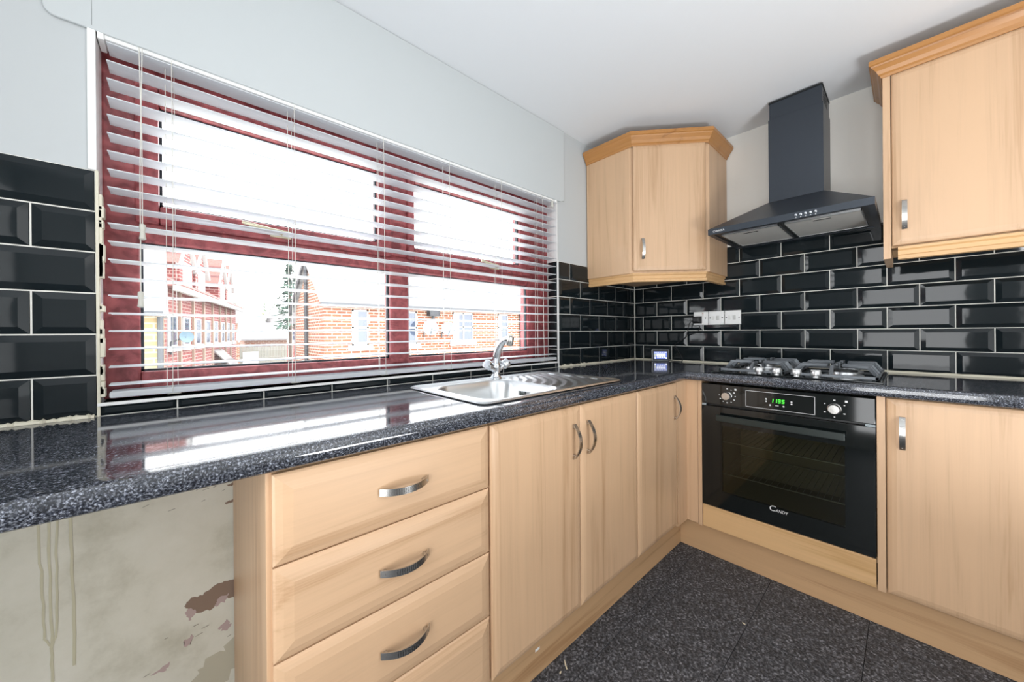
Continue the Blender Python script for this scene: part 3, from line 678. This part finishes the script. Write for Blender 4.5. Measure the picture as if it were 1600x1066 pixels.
# ------------------------------------------------------------------ wall cabinets
CORN = [(0, 2.163), (.004, 2.163), (.006, 2.172), (.012, 2.178), (.018, 2.192), (.030, 2.206), (.033, 2.212), (.038, 2.216), (.038, 2.232), (.034, 2.236), (0, 2.236)]
PELM = [(-.022, 1.45), (-.004, 1.45), (-.004, 1.440), (-.010, 1.434), (-.010, 1.418), (-.004, 1.414), (-.004, 1.400), (-.022, 1.398)]
cw = thing('corner_wall_cabinet', (-.3, -.3, 1.45), 'beech angled corner wall cabinet between window and extractor hood', 'cabinet'); R = cw.location
QA, QB = -.597, -.612
poly = [(-.004, -.004), (QA, -.004), (QA, -.292), (-.300, QB), (-.004, QB)]
G().prism([(x, y, 1.445) for x, y in poly], (0, 0, .74)).build('carcass', wz, cw, R, bevel=.001)
p1, p2 = Vector((QA, -.300, 0)), Vector((-.308, QB, 0)); DF = Fr(p1, (p2-p1)); L = (p2-p1).length
d = door(DF, .012, L-.022, 1.455, 2.163, .002, cw, R); bow_handle(DF, .060, 1.578, .0215, d, R, h=.022)
path = [(-.004, QB), (-.300, QB), (QA, -.292), (QA, -.004)]
path = path[::-1]
dpath = [(QA-.0, -.004), (QA-.0, -.310), (-.318, QB-.0), (-.004, QB-.0)]
G().sweep(dpath, CORN).build('cornice', corn_x, cw, R); G().sweep(dpath, [(o-.006, z-.004) for o, z in PELM]).build('pelmet', pelm, cw, R)
wc = thing('wall_cabinet', (-.16, -1.6, 1.45), 'beech wall cabinet with cornice to the right of the extractor hood', 'cabinet'); R = wc.location
G().box(-.318, -.004, -1.3035, -1.2815, 1.405, 2.170).build('side_panel', wz, wc, R, bevel=.001)
G().box(-.298, -.004, -1.90, -1.3045, 1.45, 2.170).build('carcass', MATS['carcass'], wc, R)
FWC = Fr((-.300, 0, 0), (0, -1, 0))
d = door(FWC, 1.3065, 1.895, 1.458, 2.166, 0, wc, R); bow_handle(FWC, 1.341, 1.577, .0195, d, R, h=.022)
wpath = [(-.004, -1.2815), (-.318, -1.2815), (-.318, -1.90)]
G().sweep(wpath, [(o, z-.001) for o, z in CORN]).build('cornice', corn_x, wc, R)
G().sweep([(-.316, -1.322), (-.316, -1.90)], [(o+.004, z) for o, z in PELM]).build('pelmet', pelm, wc, R)

# ------------------------------------------------------------------ sockets, plug, energy meter
SK = Fr((-.0062, 0, 0), (0, -1, 0)); gz0, gz1 = 1.150, 1.236
def plate(a0, label, kind):
    t = thing('socket_plate', SK.p(a0+.043, gz0, 0), label, 'socket'); R = t.location
    g = G(); SK.panel(g, a0, a0+.086, gz0, gz1, [(0, 0), (0, .006), (.002, .009), (.006, .0095)]); g.build('face_plate', m_white, t, R)
    zc = (gz0+gz1)/2
    if kind == 'socket':
        g = G(); SK.panel(g, a0+.052, a0+.064, zc+.014, zc+.034, [(0, .009), (0, .0125), (.002, .0135)]); g.build('rocker', plain('switch_white', C(232, 232, 228), .3), t, R, bevel=.0005)
        g = G(); SK.box(g, a0+.054, a0+.062, zc+.030, zc+.033, .0132, .0138); g.build('red_mark', plain('switch_red', C(190, 40, 40), .4), t, R)
        sc = ((a0+.072, zc),)
    else:
        g = G(); SK.panel(g, a0+.018, a0+.034, zc-.012, zc+.012, [(0, .009), (0, .0112), (.001, .0118)]); g.build('fuse_carrier', plain('switch_white', C(232, 232, 228), .3), t, R)
        g = G(); SK.panel(g, a0+.045, a0+.060, zc-.013, zc+.013, [(0, .009), (0, .0125), (.002, .0138)]); g.build('rocker', plain('switch_grey', C(206, 206, 202), .3), t, R)
        sc = ((a0+.009, zc), (a0+.077, zc))
    for a, b in sc:
        G().lathe([(.0038, 0), (.0036, .001), (.001, .0014)], SK.p(a, b, .0092), SK.n, n=10).build('screw', m_dot, t, R)
    return t
plate(.4185, 'white single socket with a black plug in it, nearest the corner', 'socket')
plate(.5085, 'white fused switch in the middle of the three wall plates', 'spur')
plate(.5985, 'white fused switch nearest the hob, rightmost of the three wall plates', 'spur')
pg = thing('power_plug', SK.p(.445, 1.165, .01), 'black mains plug with a thin lead in the white socket', 'plug'); R = pg.location
g = G(); SK.panel(g, .416, .470, 1.160, 1.207, [(0, .010), (.002, .026), (.008, .042), (.014, .047)]); g.build('plug_body', m_blackp, pg, R, bevel=.002)
pts = [(.432, 1.180, .030), (.412, 1.172, .032), (.398, 1.155, .03), (.390, 1.12, .028), (.378, 1.08, .026), (.350, 1.05, .02), (.322, 1.036, .016), (.300, 1.018, .014), (.318, .985, .016), (.345, .94, .02), (.352, .9125, .03), (.330, .9115, .04), (.300, .9115, .045), (.272, .916, .05)]
def smoothpath(P, n=6):
    P = [Vector(p) for p in P]; out = []
    for i in range(len(P)-1):
        a, b, c, d = P[max(i-1, 0)], P[i], P[i+1], P[min(i+2, len(P)-1)]
        for k in range(n):
            t = k/n; out.append(.5*((2*b)+(c-a)*t+(2*a-5*b+4*c-d)*t*t+(3*b-a-3*c+d)*t**3))
    return out+[P[-1]]
G().tube(smoothpath([SK.p(*p) for p in pts]), .0026, 6).build('lead', m_blackp, pg, R)
pts = [(.455, 1.150, .018), (.458, 1.135, .016), (.452, 1.118, .015), (.44, 1.105, .014), (.41, 1.094, .013), (.385, 1.086, .013)]
G().tube(smoothpath([SK.p(*p) for p in pts]), .0022, 6).build('lead_tail', m_blackp, pg, R)
# meter: faces the camera side, leaning back
mt = thing('energy_meter', (-.105, -.20, WT1), 'small energy monitor with lit colour screen standing on the worktop corner', 'energy monitor'); R = mt.location
ME = Fr((-.105, -.180, WT1+.001), (.60, -.80, 0), (.10, .08, 1)); mw, mh = .112, .078
g = G(); ME.panel(g, 0, mw, 0, mh, [(.002, -.012), (0, -.009), (0, .002), (.003, .005)]); g.build('case', plain('silver_rim', C(190, 194, 198), .35, .4), mt, R, bevel=.004)
g = G(); ME.panel(g, .004, mw-.004, .004, mh-.004, [(0, .0045), (0, .0056)]); g.build('bezel', m_blackp, mt, R)
g = G(); ME.panel(g, .014, mw-.014, .014, mh-.014, [(0, .005), (0, .0061)]); sc_ = g.build('screen', m_scr, mt, R)
g = G()
for i in range(7): ME.box(g, .018+i*.0115, .025+i*.0115, .056, .061, .006, .0064)
for i in range(5): ME.box(g, .030+i*.012, .039+i*.012, .036, .050, .006, .0064)
for i in range(4): ME.box(g, .034+i*.014, .044+i*.014, .024, .030, .006, .0064)
for a in (.021, mw-.021): g.lathe([(.005, 0), (.005, .0005)], ME.p(a, .020, .006), ME.n, n=12)
g.build('readout', m_scrw, sc_, R)
g = G(); ME.box(g, .018, .023, .028, .050, .006, .0064); g.build('bar', m_scry, sc_, R)

# ------------------------------------------------------------------ debris on the floor
m_chip = plain('pale_chip', C(226, 214, 186), .7)
for i, (x, y, L, a, lab) in enumerate(((-1.565, -.585, .034, .9, 'pale wood splinter on the floor by the plinth under the sink'), (-1.60, -.592, .010, .2, 'tiny pale crumb on the floor beside the wood splinter'), (-.93, -.93, .010, 1.3, 'small pale crumb on the dark floor near the oven'))):
    d = Vector((math.cos(a), math.sin(a), 0)); nn = Vector((-d.y, d.x, 0)); c = Vector((x, y, .0003))
    tag(G().prism([c-d*L/2-nn*.002, c+d*L/2-nn*.001, c+d*L/2+nn*.001, c+nn*.003, c-d*L/2+nn*.0015], (0, 0, .002)).build('wood_splinter', m_chip), lab, 'debris', 'crumbs on the floor')
FPL = Fr((-1.66, -.548, .085), (1, 0, 0))
g = G(); FPL.box(g, -.012, .008, -.004, .004, 0, .0006); tag(g.build('paint_chip', m_white, bpy.data.objects['plinth']))

# ------------------------------------------------------------------ outside
GZ = -2.6
def brick(name, axis, c1, c2, mortar, scale=1):
    k = NT(name); tc = k.n('ShaderNodeTexCoord'); sx = k.n('ShaderNodeSeparateXYZ'); cx = k.n('ShaderNodeCombineXYZ')
    k.l(tc, 'Object', sx, 0); k.l(sx, 'X' if axis == 'x' else 'Y', cx, 'X'); k.l(sx, 'Z', cx, 'Y')
    b = k.n('ShaderNodeTexBrick', Scale=1.0); b.inputs['Color1'].default_value = c1; b.inputs['Color2'].default_value = c2; b.inputs['Mortar'].default_value = mortar
    b.inputs['Mortar Size'].default_value = .010*scale; b.inputs['Brick Width'].default_value = .225*scale; b.inputs['Row Height'].default_value = .075*scale; b.inputs['Bias'].default_value = -.1
    k.l(cx, 0, b, 'Vector'); k.l(b, 'Color', k.b, 'Base Color'); k.b.inputs['Roughness'].default_value = .9
    MATS[name] = k.m; return k.m
OR = (C(128, 76, 50), C(112, 62, 42), C(176, 166, 152)); RD = (C(118, 56, 54), C(106, 48, 46), C(150, 124, 118))
br_ox = brick('orange_brick_front', 'x', *OR, scale=1.25); br_oy = brick('orange_brick_gable', 'y', *OR, scale=1.25)
br_rx = brick('red_brick_front', 'x', *RD, scale=1.6); br_ry = brick('red_brick_side', 'y', *RD, scale=1.6)
br_c = brick('cream_brick', 'x', C(150, 130, 96), C(140, 120, 86), C(160, 150, 132), scale=1.6)
def roofmat(name, c1, c2, rh=.30):
    k = NT(name); tc = k.n('ShaderNodeTexCoord'); mp = k.n('ShaderNodeMapping'); k.l(tc, 'Object', mp, 0)
    w = k.n('ShaderNodeTexWave', _wave_type='BANDS', _bands_direction='Z', Scale=.314/rh*.6, Distortion=.3); k.l(mp, 0, w, 0)
    r = k.ramp([(.0, c2), (.25, c1), (1, c1)]); k.l(w, 'Fac', r, 'Fac'); k.l(r, 'Color', k.b, 'Base Color'); k.b.inputs['Roughness'].default_value = .85
    MATS[name] = k.m; return k.m
rf_pale = roofmat('pale_slate', C(150, 151, 152), C(124, 124, 126)); rf_red = roofmat('red_roof_tile', C(120, 78, 72), C(84, 50, 48)); rf_grey = roofmat('grey_roof_tile', C(126, 122, 122), C(96, 92, 92))
m_pipe = plain('black_pipe', C(34, 36, 42), .5); m_render = plain('white_render', C(176, 176, 174), .8); m_upvc = plain('white_upvc', C(178, 180, 182), .5)
m_pane_o = plain('dark_pane', C(66, 74, 90), .05, 0, .8); m_lead = plain('gutter', C(66, 68, 72), .6)
tag(G().box(-60, 60, .6, 120, GZ-.3, GZ).build('ground', paint('tarmac', C(205, 205, 200), .95, .2, 3)), 'pale tarmac ground between the houses outside', 'ground', kind='structure')
def ext_window(parent, R, fr, a0, a1, b0, b1, sill=True, bars=1, curtain=True):
    g = G(); t = .05; fr.box(g, a0, a1, b0, b0+t, -.02, .03); fr.box(g, a0, a1, b1-t, b1, -.02, .03); fr.box(g, a0, a0+t, b0, b1, -.02, .03); fr.box(g, a1-t, a1, b0, b1, -.02, .03)
    fr.box(g, a0, a1, (b0+b1)/2-.03, (b0+b1)/2+.03, -.02, .03)
    for i in range(1, bars): x = a0+(a1-a0)*i/bars; fr.box(g, x-.03, x+.03, b0, b1, -.02, .03)
    if sill: fr.box(g, a0-.12, a1+.12, b0-.16, b0, -.02, .09)
    w = g.build('window', m_upvc, parent, R)
    g = G(); fr.box(g, a0+t, a1-t, b0+t, b1-t, -.01, .008); g.build('pane', m_pane_o, w, R)
    if curtain:
        g = G(); fr.box(g, a0+t, a0+t+(a1-a0)*.25, b0+t, b1-t, .008, .012); g.build('curtain', m_render, w, R)
# orange brick house opposite
ob = thing('brick_house', (5, 11.7, GZ), 'orange brick house with white sash windows across the street', 'house'); R = ob.location
HXA, HXB, HY, HYB, EZ, RZ = .56, 15, 10.0, 13.5, 2.0, 3.45
G().box(HXA, HXB, HY, HY+.3, GZ, EZ).build('front_wall', br_ox, ob, R)
G().prism([(HXA, HY+.3, GZ), (HXA, HY+.3, EZ+.24), (HXA, (HY+HYB)/2, RZ), (HXA, HYB, EZ), (HXA, HYB, GZ)], (.3, 0, 0)).build('gable_wall', br_oy, ob, R)
ym = (HY+HYB)/2
rf = G().prism([(HXA-.12, HY-.22, EZ-.06), (HXA-.12, ym, RZ+.06), (HXA-.12, HYB+.22, EZ-.06), (HXA-.12, HYB+.22, EZ+.06), (HXA-.12, ym, RZ+.2), (HXA-.12, HY-.22, EZ+.06)], (HXB-HXA+.3, 0, 0)).build('roof', rf_pale, ob, R)
G().prism([(HXA-.16, ym-.05, RZ+.22), (HXA-.16, HYB+.25, EZ+.05), (HXA-.16, HYB+.25, EZ-.18), (HXA-.16, ym-.05, RZ+.02)], (.06, 0, 0)).build('bargeboard', m_pipe, rf, R)
G().box(HXA-.15, HXB, HY-.32, HY-.2, EZ-.07, EZ+.03).build('gutter', m_lead, ob, R)
G().tube([(HXA-.07, ym+.02, RZ), (HXA-.07, ym+.02, GZ)], .055, 8).build('drainpipe', m_pipe, ob, R)
G().box(3.95, 4.35, HY-.25, HY-.02, 1.72, 1.95).tube([(4.15, HY-.12, 1.75), (4.15, HY-.12, 1.55)], .06, 8).build('rainwater_hopper', m_pipe, ob, R)
G().tube([(8.55, HY-.08, EZ), (8.55, HY-.08, GZ)], .05, 8).build('drainpipe', m_pipe, ob, R)
FO = Fr((0, HY, 0), (1, 0, 0))
ext_window(ob, R, FO, 1.36, 1.86, .75, 1.86); ext_window(ob, R, FO, 3.05, 3.55, .75, 1.86); ext_window(ob, R, FO, 5.05, 6.0, .80, 1.88, bars=2); ext_window(ob, R, FO, 7.3, 7.85, .78, 1.88); ext_window(ob, R, FO, 9.6, 10.4, .78, 1.88, bars=2)
def dish(x, z, r, lab, y=HY, sx=-.35):
    t = thing('satellite_dish', (x, y, z-r), lab, 'satellite dish', 'satellite dishes on the houses'); R = t.location
    ax = Vector((sx, -1, .25)).normalized(); c = Vector((x, y-.45, z))
    G().lathe([(.02, 0), (r*.5, .03), (r, .11), (r*.98, .125), (r*.5, .045), (.02, .015)], c, ax, n=24).build('reflector', plain('dish_pale', C(112, 124, 132), .5), t, R, smooth=True)
    G().tube([c, (x, y-.035, z-.12), (x, y-.035, z-.3)], .025, 6).tube([c-Vector((0, 0, r)), c+ax*.35-Vector((0, 0, .08))], .015, 5).build('bracket', m_lead, t, R)
dish(3.83, 1.27, .27, 'round satellite dish on the orange house, left of its neighbour'); dish(4.55, 1.24, .25, 'round satellite dish on the orange house, nearer the wide window')
# red terrace on the left, running away from the window
A, B = Vector((-3.0, 13.5, 0)), Vector((-.2, 25.2, 0)); T = Fr(A-(B-A).normalized()*0, (B-A)); T.n = -T.n if T.n.x < 0 else T.n
LT = (B-A).length; TE, TZ = 2.6, 4.9
tr_ = thing('terrace_house', tuple(A.lerp(B, .5))[:2]+(GZ,), 'red brick terrace with white gabled dormers at the left of the view', 'house'); R = tr_.location
g = G(); T.box(g, 0, LT, GZ, TE, -7, 0); g.build('walls', br_ry, tr_, R)
g = G(); T.n = T.n
g.prism([T.p(-.15, TE+.002, .35), T.p(-.15, TE+.002, -7.3), T.p(-.15, TE+.1, -7.3), T.p(-.15, TZ+.2, -3.5), T.p(-.15, TE+.08, .4)], T.u*(LT+.3)); g.build('roof', rf_red, tr_, R)
g = G(); T.box(g, -.2, LT+.2, TE-.14, TE+.02, .30, .44); g.build('gutter', m_render, tr_, R)
for a in (2.2, 4.1, 8.0, 9.7):
    g = G(); g.prism([T.p(a-.75, TE+.1, .05), T.p(a+.75, TE+.1, .05), T.p(a+.75, TE+1.0, .05), T.p(a, TE+2.0, .05), T.p(a-.75, TE+1.0, .05)], -T.n*2.6); dm = g.build('dormer', br_rx, tr_, R)
    g = G()
    for s in (-1, 1): g.prism([T.p(a+s*.95, TE+.82, .16), T.p(a, TE+2.06, .16), T.p(a, TE+2.26, .16), T.p(a+s*1.05, TE+.88, .16)], -T.n*.14)
    T.box(g, a-.42, a+.42, TE+.15, TE+1.05, .04, .1); g.build('white_trim', m_render, dm, R)
    g = G()
    for s in (-1, 1): g.prism([T.p(a+s*.98, TE+.86, .1), T.p(a, TE+2.18, .1), T.p(a, TE+2.26, .1), T.p(a+s*1.05, TE+.92, .1)], -T.n*2.7)
    g.build('dormer_roof', rf_red, dm, R)
for a in (.45, 1.9, 3.4, 4.9, 6.4, 7.9, 9.2, 10.6):
    ext_window(tr_, R, T, a, a+.85, .75, 1.75); ext_window(tr_, R, T, a, a+.85, -1.6, -.4)
for a in (1.55, 3.1, 4.6, 6.1, 7.6, 8.95, 10.3):
    g = G(); T.box(g, a-.06, a+.06, GZ, TE, 0, .07); g.build('drainpipe', plain('pale_pipe', C(146, 126, 112), .6), tr_, R)
g = G(); g.prism([T.p(6.4, .35, .0), T.p(8.2, .35, 0), T.p(8.2, -.45, .7), T.p(6.4, -.45, .7)], (0, 0, .08)); g.prism([T.p(8.2, .35, 0), T.p(8.2, -.45, .7), T.p(8.2, -.45, 0)], T.u*-.15)
T.box(g, 6.5, 6.65, GZ, -.42, .5, .65); T.box(g, 7.95, 8.1, GZ, -.42, .5, .65); g.build('porch', rf_grey, tr_, R)
o = A.lerp(B, .55/LT); t = thing('satellite_dish', (o.x, o.y, .6), 'pale blue satellite dish on the red terrace gable', 'satellite dish', 'satellite dishes on the houses'); R = t.location
c = T.p(.55, 1.05, .42); ax = Vector((.3, -1, .2)).normalized()
G().lathe([(.02, 0), (.09, .015), (.19, .05), (.185, .06), (.09, .02), (.02, .012)], c, ax, n=20).build('reflector', plain('dish_blue', C(96, 120, 134), .5), t, R, smooth=True)
G().tube([c, T.p(.55, .9, .05), T.p(.55, .5, .05)], .03, 6).build('bracket', m_lead, t, R)
# cream brick house at the far left
ch = thing('cream_house', (-4.6, 11, GZ), 'cream brick house with pale tiled roof at the far left of the view', 'house'); R = ch.location
G().box(-7.5, -2.93, 9.0, 12.5, GZ, 1.6).build('walls', br_c, ch, R)
rf = G().prism([(-7.7, 8.7, 1.602), (-7.7, 12.8, 1.602), (-7.7, 12.8, 1.7), (-7.7, 10.8, 3.25), (-7.7, 8.7, 1.7)], (4.86, 0, 0)).build('roof', rf_pale, ch, R)
G().box(-7.6, -2.82, 8.62, 8.74, 1.5, 1.6).build('gutter', m_lead, ch, R)
G().tube([(-2.88, 8.96, 1.5), (-2.88, 8.96, GZ)], .05, 8).build('drainpipe', m_lead, ch, R)
FC = Fr((0, 9.0, 0), (1, 0, 0)); ext_window(ch, R, FC, -4.4, -3.5, .3, 1.3)
# low houses in the middle distance
def low_house(x0, x1, y0, y1, ez, rz, mat, lab, rm):
    t = thing('low_house', ((x0+x1)/2, (y0+y1)/2, GZ), lab, 'house'); R = t.location; ym = (y0+y1)/2
    G().box(x0, x1, y0, y1, GZ, ez).build('walls', mat, t, R)
    G().prism([(x0-.2, y0-.25, ez+.002), (x0-.2, y1+.25, ez+.002), (x0-.2, y1+.25, ez+.1), (x0-.2, ym, rz+.15), (x0-.2, y0-.25, ez+.1)], (x1-x0+.4, 0, 0)).build('roof', rm, t, R)
    F = Fr((0, y0, 0), (1, 0, 0)); ext_window(t, R, F, x0+.5, x0+1.2, ez-1.3, ez-.4)
    return t
low_house(.2, 2.2, 33, 39, 2.0, 3.25, br_ox, 'low orange brick house with a pale roof behind the garden fence', rf_pale)
low_house(3.0, 6.4, 31, 36, 1.9, 3.0, br_rx, 'low red brick house beside the tall conifer', rf_grey)
low_house(.3, 2.6, 26, 28.4, .75, 1.75, br_ox, 'orange brick outbuilding with white roof behind the fence', rf_pale)
low_house(2.35, 4.6, 20.2, 22.6, 1.7, 2.5, br_rx, 'small red brick house just left of the orange brick gable', rf_grey)
# fence with boards
fe = thing('garden_fence', (.4, 20, GZ), 'weathered grey board fence between the houses', 'fence'); R = fe.location
bd0 = None
for i in range(16):
    x = -.45+i*.125
    if bd0 is None: bd0 = G().box(-.058, .058, 0, .025, 0, 3.1).build('board', plain('weathered_wood', C(124, 122, 114), .9), fe); o = bd0
    else: o = bpy.data.objects.new('board', bd0.data); COL.objects.link(o); o.parent = fe
    o.location = (x-R.x, random.uniform(-.012, .012), random.uniform(0, .05))
G().box(-.5, 1.5, 20.03, 20.1, -.2, -.1).build('rail', MATS['weathered_wood'], fe, R)
tag(G().box(-.42, .18, 19.6, 19.66, GZ, .28).build('notice_board', m_white), 'blank white board standing in front of the grey fence', 'board')
# trees
def leaf_tree(name, lab, cx, cy, z0, h, rad, mat, conifer=False, n=260, group=None):
    t = thing(name, (cx, cy, GZ), lab, 'tree', group); R = t.location
    G().tube([(cx, cy, GZ), (cx, cy, z0+h*(.95 if conifer else .5))], [.16, .03], 8).build('trunk', plain('bark', C(110, 96, 84), .9), t, R)
    g = G(); rnd = random.Random(name+lab)
    for i in range(n):
        f = rnd.random()
        if conifer:
            rr = rad*(1-f)**.8*(.55+.45*abs(math.sin(f*22)))*math.sqrt(rnd.random()); z = z0+h*f-rr*.25
        else:
            v = rnd.uniform(-1, 1); rr = rad*math.sqrt(max(0, 1-v*v))*rnd.uniform(.6, 1.05); z = z0+h/2+v*h/2
        an = rnd.uniform(0, 6.283); c = Vector((cx+rr*math.cos(an), cy+rr*math.sin(an), z)); s = rnd.uniform(.10, .22)
        a = Vector((math.cos(an), math.sin(an), -.3+rnd.uniform(-.3, .3))).normalized()*s*1.6; b = Vector((-math.sin(an), math.cos(an), rnd.uniform(-.4, .4)))*s*.6
        g.add([c-a*.4, c+b, c+a, c-b], [(0, 1, 2, 3)])
    f_ = g.build('foliage', mat, t, R); f_['kind'] = 'stuff'
    return t
m_fir = plain('fir_green', C(66, 92, 78), .8); m_bush = plain('bush_green', C(92, 112, 84), .8); m_lime = plain('lime_leaf', C(128, 136, 52), .8)
leaf_tree('conifer', 'tall bluish green conifer left of the orange brick gable', 2.45, 24.2, 1.6, 3.9, 1.15, m_fir, True, 900)
leaf_tree('broadleaf_tree', 'pale green rounded tree above the low roofs', 1.4, 46, 1.6, 3.0, 1.25, m_bush, False, 500)
leaf_tree('broadleaf_tree', 'yellow green bush tree left of the conifer', 2.75, 41.5, 1.4, 2.3, .9, m_lime, False, 350)
leaf_tree('broadleaf_tree', 'soft green tree behind the conifer', 4.6, 44, 1.6, 3.0, 1.25, m_bush, False, 450)
